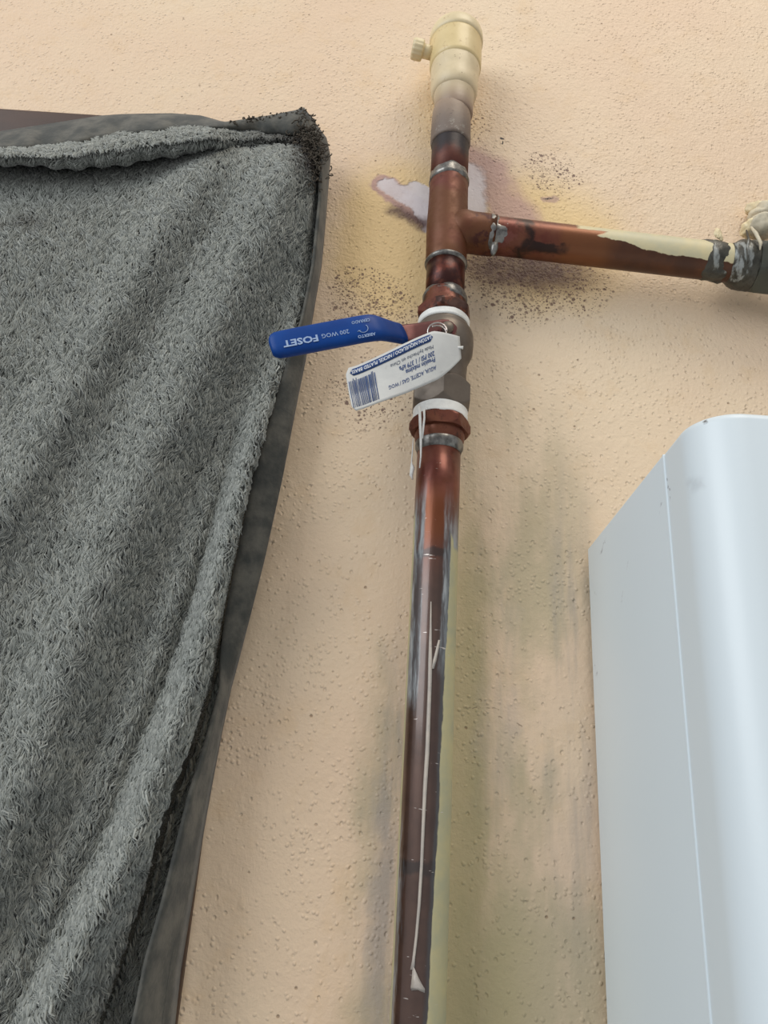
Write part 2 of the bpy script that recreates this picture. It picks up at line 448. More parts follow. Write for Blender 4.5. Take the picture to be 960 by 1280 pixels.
# ---- pile: short bent tufts standing on the sheet
def build_pile(nt):
    Pq = TP; nr, nc = U.shape
    A = Pq[:-1, :-1]; B = Pq[:-1, 1:]; Cc = Pq[1:, :-1]
    ar = np.linalg.norm(np.cross(B-A, Cc-A), axis=-1)
    ar[NROLL-2:NROLL, :] *= .3
    ar = ar*np.where(U[:-1, :-1] < -30, .4, 1.0)
    pr = (ar/ar.sum()).ravel()
    idx = rng.choice(pr.size, nt, p=pr); i = idx//(nc-1); j = idx % (nc-1)
    a = rng.random(nt)[:, None]; b = rng.random(nt)[:, None]
    def bil(Q): return (Q[i, j]*(1-a)+Q[i, j+1]*a)*(1-b)+(Q[i+1, j]*(1-a)+Q[i+1, j+1]*a)*b
    base = bil(Pq); ex = B[i, j]-A[i, j]; ey = Cc[i, j]-A[i, j]
    ex /= np.linalg.norm(ex, axis=1)[:, None]+1e-12; ey /= np.linalg.norm(ey, axis=1)[:, None]+1e-12
    nrm = np.cross(ey, ex); nrm /= np.linalg.norm(nrm, axis=1)[:, None]+1e-12
    nrm = np.where((nrm[:, 1] > 0)[:, None] & (i >= NROLL)[:, None], -nrm, nrm)
    tx = np.cross(ey, nrm)
    uu = bil(U[..., None])[:, 0]; vv = bil(Vv[..., None])[:, 0]
    q = np.stack([base[:, 0], base[:, 2], 0*uu], -1)
    ang = .42*snoise(q, 500, 11, 2)+.28*snoise(q, 1300, 12, 2)+rng.normal(0, .14, nt)
    ang += .22*snoise(q, 70, 15, 2)
    burn = np.exp(-(((uu-388)/20)**2+((vv-196)/34)**2))*1.1+.55*np.exp(-(((uu-35)/22)**2+((vv-275)/9)**2))
    burn += .7*np.exp(-((uu-360)/60)**2-((vv-172)/12)**2)
    ang += np.clip(burn, 0, 1)*rng.normal(0, 1.2, nt)
    dr = ey*np.cos(ang)[:, None]+tx*np.sin(ang)[:, None]
    sd = np.cross(nrm, dr)
    L = rng.uniform(.0040, .0068, nt)*(1+.1*snoise(q, 120, 4, 1)); Wd = rng.uniform(.00032, .00052, nt)
    roll = i < NROLL
    L = np.where(roll, L*.62, L)
    lift = rng.uniform(.0006, .0015, nt); curl = .0010*np.clip(2.2*snoise(q, 800, 31, 2), -1, 1)*rng.uniform(.5, 1.1, nt)
    c0 = base
    c1 = base+nrm*(lift*1.0)[:, None]+dr*(L*.38)[:, None]+sd*curl[:, None]
    c2 = base+nrm*(lift*.95)[:, None]+dr*(L*.74)[:, None]-sd*(curl*.8)[:, None]
    c3 = base+nrm*(lift*.25)[:, None]+dr*L[:, None]+sd*(curl*.5)[:, None]
    Vs = []
    for c, w in ((c0, .8), (c1, 1.15), (c2, 1.0), (c3, .45)):
        for q3 in range(3):
            th = 2*np.pi*q3/3+np.pi/2
            Vs.append(c+sd*(np.cos(th)*Wd*w)[:, None]+nrm*(np.sin(th)*Wd*w)[:, None])
    Vs = np.stack(Vs, 1)            # nt,12,3
    f = []
    for r in range(3):
        for q3 in range(3):
            k = (q3+1) % 3; f.append((r*3+q3, r*3+k, r*3+3+k, r*3+3+q3))
    f = np.array(f)                 # 9 quads
    loops = (f[None]+(np.arange(nt)*12)[:, None, None]).reshape(-1)
    me = bpy.data.meshes.new('fleece_pile')
    me.vertices.add(nt*12); me.vertices.foreach_set('co', Vs.reshape(-1).astype(np.float32))
    me.loops.add(len(loops)); me.loops.foreach_set('vertex_index', loops.astype(np.int32))
    npoly = nt*9; me.polygons.add(npoly)
    me.polygons.foreach_set('loop_start', (np.arange(npoly)*4).astype(np.int32))
    me.polygons.foreach_set('use_smooth', np.ones(npoly, bool))
    me.update(calc_edges=True)
    tone = np.clip(.5+.28*rng.normal(size=nt), 0, 1)
    at = me.attributes.new('tone', 'FLOAT', 'POINT'); at.data.foreach_set('value', np.repeat(tone, 12).astype(np.float32))
    at = me.attributes.new('burn', 'FLOAT', 'POINT'); at.data.foreach_set('value', np.repeat(np.clip(burn, 0, 1), 12).astype(np.float32))
    me.materials.append(towel_mat('fleece_tufts', True))
    o = bpy.data.objects.new('fleece_pile', me); COL.objects.link(o)
    o.parent = towel; o.matrix_parent_inverse = parent_world(towel).inverted(); o['kind'] = 'stuff'
    o['label'] = 'short wavy grey fleece pile'
build_pile(150000)
# ---- bound hems
def hem_mat():
    g = NG('hem_binding')
    n = g.noise(60, 4, .65); w = g.noise(700, 2, .6)
    c = g.mix(g.ss(n, .35, .7), srgb(66, 68, 66), srgb(104, 102, 95))
    return g.set(color=c, rough=.85, spec=.15, sheen=.15, normal=g.bump(w, .35, .0005))
MH = hem_mat()
def ribbon(name, Lp, Rp, nc, bulge):
    Lp = np.array(Lp); Rp = np.array(Rp); V = []
    for k in range(nc):
        t = k/(nc-1); q = Lp*(1-t)+Rp*t
        V.append(PV(q[:, 0], q[:, 1], q[:, 2]+bulge*math.sin(math.pi*t)))
    V = np.stack(V, 1)
    o = mesh_obj(name, V.reshape(-1, 3), grid_faces(len(Lp), nc), MH, towel)
    solidify(o, .0014, 0); return o
xs = np.linspace(-380, 386, 126)
wv = .002*np.sin(xs*.075)+.0012*np.sin(xs*.19+1)
flip = sm(xs, 262, 296)
topL = np.stack([xs, interpx(BANDTOP, xs), .024+wv*.5+.006*flip], -1)
topR = np.stack([xs, interpx(BANDBOT, xs), .034+wv-.006*flip], -1)
ribbon('hem', topL, topR, 7, .002)
HL = [(371, 146, .031), (383, 164, .031), (394, 182, .031), (400, 202, .031), (399, 250, .031), (391, 330, .031), (377, 400, .029), (359, 450, .027), (344, 500, .025), (315, 600, .024), (295, 700, .023), (281, 770, .022), (275, 820, .022), (275, 862, .024), (258.6, 924, .029), (237, 992, .034), (219, 1064, .037), (201, 1136, .039), (183, 1197, .040), (167, 1276, .040), (140, 1400, .040)]
HR = [(379, 135, .027), (393, 154, .025), (407, 173, .022), (412, 196, .018), (408, 250, .015), (401, 330, .014), (389, 400, .014), (381, 450, .016), (371, 500, .018), (352, 600, .019), (330, 700, .019), (312, 770, .017), (298, 822, .014), (287, 862, .011), (275, 920, .011), (264, 978, .011), (251, 1050, .011), (237, 1136, .011), (224, 1212, .011), (217, 1280, .011), (200, 1400, .011)]
def dens(T, n):
    T = np.array(T); k = np.linspace(0, len(T)-1, n)
    return np.stack([np.interp(k, np.arange(len(T)), T[:, c]) for c in range(3)], -1)
ribbon('hem', dens(HL, 140), dens(HR, 140), 6, .0012)
def charred():
    V = []; Fc = []
    for k in range(380):
        t = rng.random()
        if k < 300: u0, v0, s0 = 388+rng.normal(0, 10), 185+rng.normal(0, 22), .034
        else:
            u0 = rng.uniform(285, 382); v0 = float(interpx(BANDTOP, u0))+rng.normal(1, 2.0); s0 = .0305
        if v0 < interpx([(360, 140), (378, 136), (392, 152), (407, 172), (413, 200)], u0)-1: continue
        p = P(u0, v0, s0+rng.uniform(-.002, .002)); r = rng.uniform(.0005, .0011)*(1 if k < 300 else .55); ph = rng.uniform(0, 6.28); d = rng.normal(size=3)*(.0008 if k < 300 else .0003)
        pts = [p+d*i*.5+r*np.array([math.cos(ph+i*1.1), -.6*abs(math.sin(ph*2+i)), math.sin(ph+i*1.1)]) for i in range(6)]
        v, f = tube(pts, .00038, 4); o = len(V); V += v; Fc += [tuple(i+o for i in g) for g in f]
    g = NG('charred_fibre'); o = mesh_obj('charred_fibres', V, Fc, g.set(color=g.mix(g.noise(300, 2), srgb(40, 34, 28), srgb(92, 84, 72)), rough=.9), towel)
    o['kind'] = 'stuff'; o['label'] = 'singed dark curled fibres at the corner'
charred()
seam = dens(HL, 140)*.3+dens(HR, 140)*.7
seam = seam[(seam[:, 1] > 880)]
mesh_obj('hem_seam', *tube(PV(seam[:, 0], seam[:, 1], seam[:, 2]+.0020), .0004, 6), MH, towel)

# ------------------------------------------------------------------ pipe materials
AX = 0.0249; AS = 0.022            # riser axis
def zof(v): return float(P(557-(v-340)*.042, v, AS)[2])
def rpx(r, v): return r*depth(P(555, v, AS))/F
def copper_base(g, hue=0.0):
    n1 = g.noise(70, 4, .6); n2 = g.noise(210, 4, .65)
    c = g.mix(g.ss(n1, .35, .65), srgb(98, 48, 37), srgb(112, 66, 47))
    c = g.mix(g.ss(n2, .55, .75), c, srgb(74, 36, 28))
    return c, n1, n2
def copper_mat(name='tarnished_copper', dark=0.0, solder=False):
    g = NG(name)
    c, n1, n2 = copper_base(g)
    d = g.ss(g.noise(120, 4, .65, stretch=(1, 1, .6)), .56-dark, .68-dark)
    c = g.mix(g.mul(d, .85), c, srgb(44, 24, 20))
    return g.set(color=c, metal=.5, rough=g.ss(n2, .3, .7, .36, .6), normal=g.bump(n2, .18, .0006))
def plain_metal(name, c1, c2, rough=.35, metal=.9, scale=180, bmp=.15):
    g = NG(name); n = g.noise(scale, 4, .6)
    return g.set(color=g.mix(g.ss(n, .35, .7), srgb(*c1), srgb(*c2)), metal=metal, rough=g.ss(n, .3, .7, rough-.08, rough+.12), normal=g.bump(n, bmp, .0005))
M_COP = copper_mat()
M_COPD = copper_mat('scorched_copper', .12)
M_SOLD = plain_metal('solder_bead', (138, 136, 132), (84, 82, 80), .38, .7, 260, .4)
M_NICK = plain_metal('dull_nickel', (114, 104, 94), (98, 89, 81), .48, .55, 60, .05)
M_ARM = plain_metal('lever_steel', (100, 58, 56), (80, 46, 46), .35, .6, 60, .05)
def smear_mat():
    g = NG('smeared_joint_compound'); n = g.noise(80, 4, .65, stretch=(2.2, 1, .5)); n2 = g.noise(240, 4, .7)
    c = g.mix(g.ss(n2, .35, .65), srgb(50, 48, 42), srgb(72, 70, 62)); c = g.mix(g.mul(g.ss(n, .54, .64), .85), c, srgb(148, 152, 150))
    return g.set(color=c, metal=.25, rough=.42, normal=g.bump(n2, .5, .0008))
M_GREYJ = smear_mat()
M_TAPE = None
def paint_mat(name, c1, c2, c3, scale=90, rough=.5):
    g = NG(name); n = g.noise(scale, 4, .6); m = g.noise(scale*2.6, 4, .7)
    c = g.mix(g.ss(n, .35, .68), srgb(*c1), srgb(*c2)); c = g.mix(g.mul(g.ss(m, .6, .72), .7), c, srgb(*c3))
    return g.set(color=c, rough=rough, normal=g.bump(m, .3, .0006))
M_TAPE = paint_mat('sealing_tape', (236, 236, 232), (222, 222, 218), (200, 196, 190), 200, .6)
M_CREAM = paint_mat('cream_paint', (226, 210, 170), (214, 196, 158), (176, 150, 112), 60, .42)
M_CREAM2 = paint_mat('yellowed_cream_paint', (220, 198, 148), (210, 188, 138), (170, 140, 96), 60, .4)
M_PUTTY = paint_mat('putty_paint', (206, 196, 172), (178, 168, 146), (120, 110, 98), 120, .5)

def riser_mat():
    g = NG('half_painted_copper_riser')
    xyz = g.sep(g.co()); dx = g.math('SUBTRACT', xyz[0], AX); z = xyz[2]
    sn = g.math('DIVIDE', dx, .0106)                       # -1 left .. +1 right as seen from the room
    back = g.ss(xyz[1], -AS+.0005, -AS+.004)
    wv = g.math('SUBTRACT', g.noise(55, 5, .7, stretch=(1, 1, .35)), .5)
    wv2 = g.math('SUBTRACT', g.noise(260, 4, .7, stretch=(1, 1, .13)), .5)
    c, n1, n2 = copper_base(g)
    ztop, zbot = zof(565), zof(1270)
    low = g.ss(z, zof(640), zof(760))
    c = g.mix(g.mul(low, .9), c, g.mix(g.ss(n1, .35, .65), srgb(84, 64, 54), srgb(66, 50, 43)))
    c = g.mix(g.mul(g.ss(z, zof(650), zof(625)), g.ss(g.noise(50, 3, .6), .35, .6), .6), c, srgb(150, 92, 82))
    # orange brown flush under the joint
    og = g.mul(g.ss(z, zof(710), zof(670)), g.ss(z, zof(600), zof(640)))
    c = g.mix(g.mul(og, .8), c, srgb(112, 60, 28))
    # dark rings
    for v0, wd in ((699, 7), (1083, 11)):
        r = g.ss(g.math('ABSOLUTE', g.math('SUBTRACT', g.math('ADD', z, g.mul(wv, .012)), zof(v0))), abs(zof(v0+wd)-zof(v0)), abs(zof(v0+wd*.4)-zof(v0)))
        c = g.mix(g.mul(r, .75), c, srgb(44, 38, 36))
    c = g.mix(g.mul(g.ss(sn, .02, .2), low, .45), c, srgb(52, 34, 28))
    # grey-blue dried film along the left flank and beside the paint
    lim = g.math('ADD', sn, g.mul(wv, .35))
    film = g.mul(g.ss(lim, -.5, -.62), g.ss(z, zof(600), zof(660)), g.ss(g.math('ADD', z, g.mul(wv, .05)), zof(905), zof(860)))
    film2 = g.mul(g.ss(g.math('ADD', sn, g.mul(wv, .5)), .22, .34), g.ss(z, zof(610), zof(690)), g.ss(z, zof(860), zof(820)))
    film3 = g.mul(g.ss(g.math('ADD', sn, g.mul(wv2, .9)), -.78, -.9), g.ss(z, zof(1010), zof(1060)))
    fm = g.mul(g.mx(film, film2, film3), g.ss(wv2, -.14, .06, .45, .95))
    fcol = g.mix(g.ss(wv2, -.1, .14), srgb(86, 90, 94), srgb(152, 156, 158))
    c = g.mix(fm, c, fcol)
    # cream-green wall paint covering the right flank, edge creeping forward lower down
    t = g.n('ShaderNodeMapRange'); g.put(t.inputs[0], z)
    t.inputs[1].default_value = zof(700); t.inputs[2].default_value = zbot; t.inputs[3].default_value = .60; t.inputs[4].default_value = .26
    e = g.math('SUBTRACT', g.math('ADD', sn, g.math('ADD', g.mul(wv, .38), g.mul(wv2, .16))), t.outputs[0])
    top = g.ss(g.math('ADD', z, g.mul(wv2, .03)), zof(640), zof(655))
    topr = g.ss(g.math('ADD', g.math('ADD', z, g.mul(wv2, .02)), g.mul(sn, .02)), zof(685)+.018, zof(690)+.018)
    pm = g.mul(g.ss(e, 0, .05), g.mx(topr, g.mul(top, g.ss(sn, .93, .97))))
    rag = g.mul(g.ss(e, -.16, -.02), topr)
    c = g.mix(g.mul(rag, .6), c, srgb(74, 76, 78))
    ledge = g.mul(g.ss(sn, -.93, -.965), top)
    pm = g.mx(pm, ledge, g.mul(back, top))
    pc = g.mix(g.ss(n1, .3, .7), srgb(186, 174, 130), srgb(166, 162, 132))
    c = g.mix(pm, c, pc)
    # scratches
    sc = g.mul(g.ss(g.noise(420, 2, .6, stretch=(.35, .35, 1.6)), .70, .74), g.ss(g.math('ABSOLUTE', sn), .75, .5), .8)
    c = g.mix(sc, c, srgb(196, 186, 178))
    met = g.math('SUBTRACT', .5, g.mul(g.mx(pm, fm), .5), clamp=True)
    h = g.math('ADD', g.mul(pm, .8), g.mul(wv2, .5))
    return g.set(color=c, metal=met, rough=g.ss(g.mx(pm, fm), 0, 1, .33, .5), normal=g.bump(h, .35, .0006), coatr=.12, coat=g.mul(low, g.math('SUBTRACT', 1.0, pm), .8))

# ------------------------------------------------------------------ riser below the valve
def zl(prof, seg=64, **k):   # profile given as (photo row at the silhouette, radius m)
    return lathe([(zof(v), r) for v, r in prof][::-1], (AX, -AS, 0), seg=seg, **k)
RP = .0106
riser = empty('copper_riser_pipe', (AX, -AS, .2), 'copper riser pipe half covered in cream paint below the ball valve', 'pipe')
zs = np.linspace(zof(552), .2, 60)
V, Fc = lathe([(z, RP) for z in zs][::-1], (AX, -AS, 0), seg=72)
mesh_obj('pipe', V, Fc, riser_mat(), riser)
V, Fc = zl([(568, RP+.0001), (564, .0111), (561, .0118), (557, .0119), (555, .0116), (553, .0108)], noise=(.0001, 500, 5))
mesh_obj('solder_ring', V, Fc, M_SOLD, riser)
hx = hexr(.0131, rot=.5)
zt, zb = zof(528), zof(543)
def hexcone(apo, z0, z1, rot, slope=.9, cut=.0006):
    f = hexr(apo, rot); 
    def r(th, t, _):
        e = min(t-z0, z1-t)
        return min(f(th), apo+cut+e*slope)
    return r
zz = np.concatenate([[zb], zb+(zt-zb)*np.linspace(.05, .95, 11), [zt]])
a = lathe([(z, 0) for z in zz], (AX, -AS, 0), seg=72, rfun=hexcone(.0134, zb, zt, .5))
b = zl([(558, .0112), (552, .0121), (546, .0124), (541, .0122)], noise=(.00012, 300, 9))
c_ = zl([(529, .0124), (524, .0122), (515, .0118)])
o = mesh_obj('male_adapter', *merge(a, b, c_), M_COP, riser); sharp(o, 28)
prof = [(530, .0118), (528.5, .0134), (526, .0138), (524, .0134), (521.5, .0138), (519, .0134), (516, .0138), (513, .0130), (510, .0120)]
o = mesh_obj('thread_tape', *zl(prof, noise=(.00025, 260, 2)), M_TAPE, riser)
def thread(name, pts, w, mat, par):
    q = [P(*p) for p in pts]; return mesh_obj(name, *tube(q, w, 6), mat, par)
thread('tape_thread', [(524, 508, .0365), (525, 520, .0364), (525.5, 535, .036), (526, 548, .0355), (526, 570, .0338), (524.5, 585, .0336)], [.0008, .0007, .0007, .0006, .0004, .0003], M_TAPE, riser)
thread('tape_thread', [(530, 512, .0365), (530.5, 522, .0364), (529, 536, .036), (528, 548, .0355)], [.0006, .0005, .0005, .0003], M_TAPE, riser)
thread('paint_flake', [(516.5, 548, .024), (515.5, 565, .024), (514.5, 578, .0245), (515.5, 585, .025), (514, 594, .024), (516, 600, .023)], [.0002, .0003, .0003, .0011, .0009, .0002], M_TAPE, riser)
# torn clear film standing off the front of the riser
film_m = paint_mat('dried_film', (190, 180, 168), (174, 166, 158), (150, 146, 142), 150, .4)
pts = [(538.7, 752, .3), (538.4, 775, .8), (538, 800, 1.6), (537.8, 825, 2.3), (537, 860, 2.2), (535.5, 900, 2.3), (534, 940, 2.4), (531.5, 980, 2.3), (529.5, 1020, 1.9), (527, 1080, 1.7), (524, 1130, 1.7), (520.5, 1170, 1.5), (517, 1200, 1.6), (515.5, 1212, 2.5)]
Vf = []
def sfront(u, v):     # standoff of the riser's surface at a pixel column near its front
    x = P(u, v, .032)[0]-AX; return AS+math.sqrt(max(RP**2-x*x, 1e-8))
for u, v, w in pts:
    Vf += [P(u-w, v, sfront(u-w, v)+.0003), P(u, v, sfront(u, v)+.0006), P(u+w, v, sfront(u+w, v)+.0003)]
o = mesh_obj('torn_film', Vf, grid_faces(len(pts), 3), film_m, riser); solidify(o, .0003, 0)
rowsf = [[(516, 1206), (519, 1212), (523, 1222)], [(515, 1222), (520, 1226), (527, 1230)], [(513.5, 1234), (522, 1234), (531, 1236)], [(514.5, 1238), (522, 1237), (531, 1241)]]
Vf = [P(u, v, sfront(u, v)+.0004+.0012*(i in (1, 2))*(j == 1)) for i, r in enumerate(rowsf) for j, (u, v) in enumerate(r)]
o = mesh_obj('torn_film', Vf, grid_faces(4, 3), film_m, riser); solidify(o, .0003, 0)
pts = [(549, 800, 1), (546.5, 812, 1.6), (543.5, 825, 2), (541, 836, 1.2)]
Vf = []
for u, v, w in pts: Vf += [P(u-w, v, sfront(u-w, v)+.0003), P(u, v, sfront(u, v)+.0008), P(u+w, v, sfront(u+w, v)+.0003)]
o = mesh_obj('torn_film', Vf, grid_faces(4, 3), film_m, riser); solidify(o, .0003, 0)

# ------------------------------------------------------------------ ball valve
zc = float(P(548, 415, .052)[2])
valve = empty('ball_valve', (AX, -AS, zof(526)), 'nickel ball valve with blue lever handle on the riser', 'valve')
zb, zt = zof(516), zof(482)
zz = np.concatenate([[zb], zb+(zt-zb)*np.linspace(.02, .98, 30), [zt]])
o = mesh_obj('hex_end', *lathe([(z, 0) for z in zz], (AX, -AS, 0), seg=96, rfun=hexcone(.0138, zb, zt, 0, .75, -.0003)), M_NICK, valve); sharp(o, 22)
prof = [(490, .0122), (481, .0128), (472, .0124), (466, .0126), (456, .0128), (450, .0140), (443, .0154), (432, .0158), (423, .0157), (418, .0150), (414, .0138), (411, .0130), (408, .0128), (405, .0120)]
o = mesh_obj('body', *zl(prof), M_NICK, valve)
zb, zt = zof(409), zof(399)
zz = np.linspace(zb, zt, 12)
prof = [(411, .0118), (409.5, .0132), (407.5, .0135), (405.5, .0131), (403.5, .0135), (401.5, .0131), (398, .0122)]
mesh_obj('thread_tape', *zl(prof, noise=(.0002, 260, 8)), M_TAPE, valve)
# stem housing, stem and nut, towards the room
cen = np.array([AX-.0005, 0, zc])
mesh_obj('stem_housing', *lathe([(.028, .0078), (.040, .0078), (.042, .0070), (.046, .0066), (.0475, .0058)], cen, (0, -1, 0), seg=40), M_NICK, valve)
o = mesh_obj('stem_nut', *lathe([(.0500, 0), (.0506, 0), (.0545, 0), (.0552, 0)], cen, (0, -1, 0), seg=48, rfun=hexcone(.0042, .05, .0552, .3, .9, .0003)), M_ARM, valve); sharp(o, 28)
mesh_obj('stem', *lathe([(.044, .0028), (.0572, .0028), (.0578, .0022)], cen, (0, -1, 0), seg=24), M_NICK, valve)
# lever: steel strip, blue dipped grip
def blue_mat():
    g = NG('blue_vinyl'); n = g.noise(60, 3, .5)
    return g.set(color=g.mix(g.ss(n, .3, .7), srgb(0, 54, 124), srgb(0, 62, 136)), rough=.42, spec=.22, normal=g.bump(g.noise(500, 2), .06, .0004))
M_BLUE = blue_mat()
def sweep(path, seg=28, power=3.2):
    """path: (pos3, tangent handled here, half height, half thickness): section is a superellipse"""
    pts = np.array([p[0] for p in path]); V = []; n = len(path)
    for i in range(n):
        t = pts[min(i+1, n-1)]-pts[max(i-1, 0)]; t /= np.linalg.norm(t)
        out = np.array([0, -1., 0]); out = out-t*(out@t); out /= np.linalg.norm(out)
        up = np.cross(t, out)
        for j in range(seg):
            q = 2*math.pi*j/seg; c, s = math.cos(q), math.sin(q)
            x = np.sign(c)*abs(c)**(2/power); y = np.sign(s)*abs(s)**(2/power)
            V.append(pts[i]+up*x*path[i][1]+out*y*path[i][2])
    Fc = [(i*seg+j, i*seg+(j+1) % seg, (i+1)*seg+(j+1) % seg, (i+1)*seg+j) for i in range(n-1) for j in range(seg)]
    Fc += [tuple(range(seg))[::-1], tuple((n-1)*seg+j for j in range(seg))]
    return V, Fc
arm = [((563, 413, .0492), .0058, .0012), ((556, 413.5, .0492), .0064, .0012), ((540, 415, .0492), .0060, .0012), ((520, 417, .0494), .0055, .0012), ((506, 417.5, .0500), .0052, .0012), ((490, 414, .056), .0052, .0012), ((474, 410.5, .0615), .0052, .0012)]
lever = mesh_obj('lever', *sweep([(P(*p), a, b) for p, a, b in arm], 20, 5), M_ARM, valve); sharp(lever, 40)
gp = [((337.6, 433.5, .064), .0022, .0016), ((338.3, 433.3, .064), .0040, .0023), ((341, 432.8, .064), .0055, .0028), ((346, 431.7, .064), .0064, .0030), ((354, 430.2, .064), .0067, .0031),
      ((375, 426.2, .064), .0068, .0031), ((400, 421.4, .064), .0068, .0031), ((430, 415.7, .064), .0068, .0031), ((452, 411.5, .064), .0068, .0031), ((464, 409.8, .0636), .0068, .0031),
      ((472, 410, .0622), .0066, .0030), ((480, 411.8, .0594), .0063, .0029), ((488, 414, .0562), .0060, .0028), ((496, 416, .0531), .0058, .0027), ((502, 417.2, .0509), .0057, .0026), ((502.8, 417.3, .0507), .0052, .0022)]
grip = mesh_obj('grip', *sweep([(P(*p), a, b) for p, a, b in gp], 36, 3.0), M_BLUE, valve)
# lettering on the grip, read from above the valve (upside down from here)
def flat_mat(name, col, rough=.5):
    g = NG(name); n = g.noise(400, 2); return g.set(color=g.mix(g.mul(n, .25), srgb(*col), srgb(*[int(c*.8) for c in col])), rough=rough)
M_PRINT = flat_mat('pale_grip_print', (150, 172, 205))
g0 = P(354, 429.9, .06715); g1 = P(464, 409, .06715)
gx = (g0-g1); GL = np.linalg.norm(gx); gx /= GL                     # reading direction: from the valve to the tip
gy = np.cross(np.array([0, -1., 0]), gx); gy /= np.linalg.norm(gy)   # reading "up"
if gy[2] > 0: gy = -gy
def grip_text(body, x0, x1, y0, y1, bold):
    V, Fc = text_mesh(body, bold)
    q = [g1+gx*(x0+(x1-x0)*a)+gy*(y0+(y1-y0)*b) for a, b in V]
    o = mesh_obj('lettering', q, Fc, M_PRINT, grip, smooth=False)
    # solid print, a hair proud of the vinyl
    return solidify(o, .0001, 0)
mm = .001; U1 = GL/110.0                           # metres per pixel along the grip
grip_text('FOSET', 67*U1, 110*U1, -.0016, .0020, .03)
grip_text('200 WOG', 28*U1, 62*U1, -.0012, .0010, 0.0)
grip_text('ABIERTO', -3*U1, 19*U1, .0030, .0046, .01)
grip_text('CERRADO', -1*U1, 22*U1, -.0050, -.0034, .01)
arc = [g1+gx*(10*U1+.0022*math.cos(q))+gy*(-.0002+.0022*math.sin(q)) for q in np.linspace(.3, 3.9, 12)]
mesh_obj('arrow_mark', *tube(arc, .00016, 6), M_PRINT, grip)
tip = arc[0]; mesh_obj('arrow_mark', *tube([tip+gx*.0007+gy*.0006, tip, tip-gx*.0008+gy*.0004], .00016, 6), M_PRINT, grip)

# ------------------------------------------------------------------ paper tag on the valve
M_PAPER = paint_mat('tag_paper', (200, 201, 198), (190, 191, 189), (174, 174, 171), 70, .55)
M_INK = flat_mat('navy_ink', (24, 62, 118)); M_INK2 = flat_mat('dark_ink', (58, 72, 96)); M_WHITE = flat_mat('white_ink', (228, 232, 236))
tag = empty('price_tag', P(500, 470, .06), 'white paper tag with barcode wired to the ball valve', 'tag')
def tagp(u, v, off=0.0):
    """u 0 at the valve .. 1 at the free end, v 0 upper edge .. 1 lower edge (as hanging)"""
    TR = P(573, 404, .0600); BR = P(577, 464, .0570); TL = P(431, 461, .0690); BL = P(441, 521, .0690)
    p = (TR*(1-u)+TL*u)*(1-v)+(BR*(1-u)+BL*u)*v
    curl = .0035*math.sin(math.pi*min(1, u*1.1))+.0045*max(0, v-.55)*max(0, u-.55)*4
    wav = .0010*math.sin(6*u+2*v)+.0016*(v-.5)*math.sin(3.3*u)
    sag = -.0012*math.sin(math.pi*u)
    return p+np.array([0, -(curl+wav)-off, sag])
NU, NV = 40, 18; Vt = []
for i in range(NU):
    u = i/(NU-1)
    lo = .0; hi = 1.0
    if u < .24: k = 1-u/.24; lo = .30*k**1.1; hi = 1-.10*k-.22*k*k*.6
    for j in range(NV):
        v = lo+(hi-lo)*j/(NV-1)
        # rounded free-end corners
        uu = u
        if u > .9: uu = u-.03*max(0, abs(v-.5)*2-.75)/.25*(u-.9)/.1
        Vt.append(tagp(uu, v))
paper = mesh_obj('paper', Vt, grid_faces(NU, NV), M_PAPER, tag); solidify(paper, .0004, 0)
def tag_patch(name, u0, u1, v0, v1, mat, n=24, rnd=0.0, off=.00035):
    V = []; 
    for i in range(n):
        a = i/(n-1); u = u0+(u1-u0)*a
        r = 0
        e = min(a, 1-a)*(u1-u0)/(rnd if rnd else 1)
        if rnd and e < 1: r = (1-math.sqrt(max(0, 1-(1-e)**2)))*.5*(v1-v0)
        for v in (v0+r, (v0+v1)/2, v1-r): V.append(tagp(u, v, off))
    o = mesh_obj(name, V, grid_faces(n, 3), mat, paper); return solidify(o, .0001, 0)
tag_patch('blue_bar', .245, .965, .05, .20, M_INK, 30, .03)
def tag_text(body, u0, u1, v0, v1, mat, bold=0.0, off=.00035, vertical=False):
    V, Fc = text_mesh(body, bold)
    if vertical: q = [tagp(u0+(u1-u0)*b, v1+(v0-v1)*a, off) for a, b in V]
    else: q = [tagp(u0+(u1-u0)*a, v0+(v1-v0)*b, off) for a, b in V]
    o = mesh_obj('print', q, Fc, mat, paper, smooth=False); return o
tag_text('LAT\u00d3N NIQUELADO / NICKEL PLATED BRASS', .262, .95, .068, .178, M_WHITE, .012, .0005)
tag_text('Made by/Hecho en China', .25, .63, .265, .365, M_INK2)
tag_text('200 PSI / 1 379 kPa', .245, .56, .415, .52, M_INK, .02)
tag_text('Presi\u00f3n m\u00e1xima', .245, .51, .54, .64, M_INK, .02)
tag_text('AGUA, ACEITE, GAS / WOG', .24, .67, .70, .80, M_INK, .012)
br = random.Random(5); u = .765
while u < .985:
    w = br.choice([.004, .005, .007, .010]); tag_patch('barcode_bar', u, min(u+w, .988), .30 if br.random() < .8 else .26, .93, M_INK, 3); u += w+br.choice([.005, .006, .009])
# wire ring and plastic pin
rc = P(546.5, 415, .0585); ring = []
for k in range(60):
    q = 2*math.pi*k/44; r = .0044-.0000*k
    ring.append(rc+np.array([r*math.cos(q), -.0012+.00005*k, r*math.sin(q)*1.05]))
mesh_obj('wire_ring', *tube(ring, .00045, 8), plain_metal('bright_wire', (196, 190, 186), (160, 150, 146), .25, .95), tag)
mesh_obj('pin', *tube([P(568, 434, .0595), P(574, 434.2, .0598), P(579, 434.5, .060)], [.0005, .0005, .0008], 8), M_TAPE, tag)

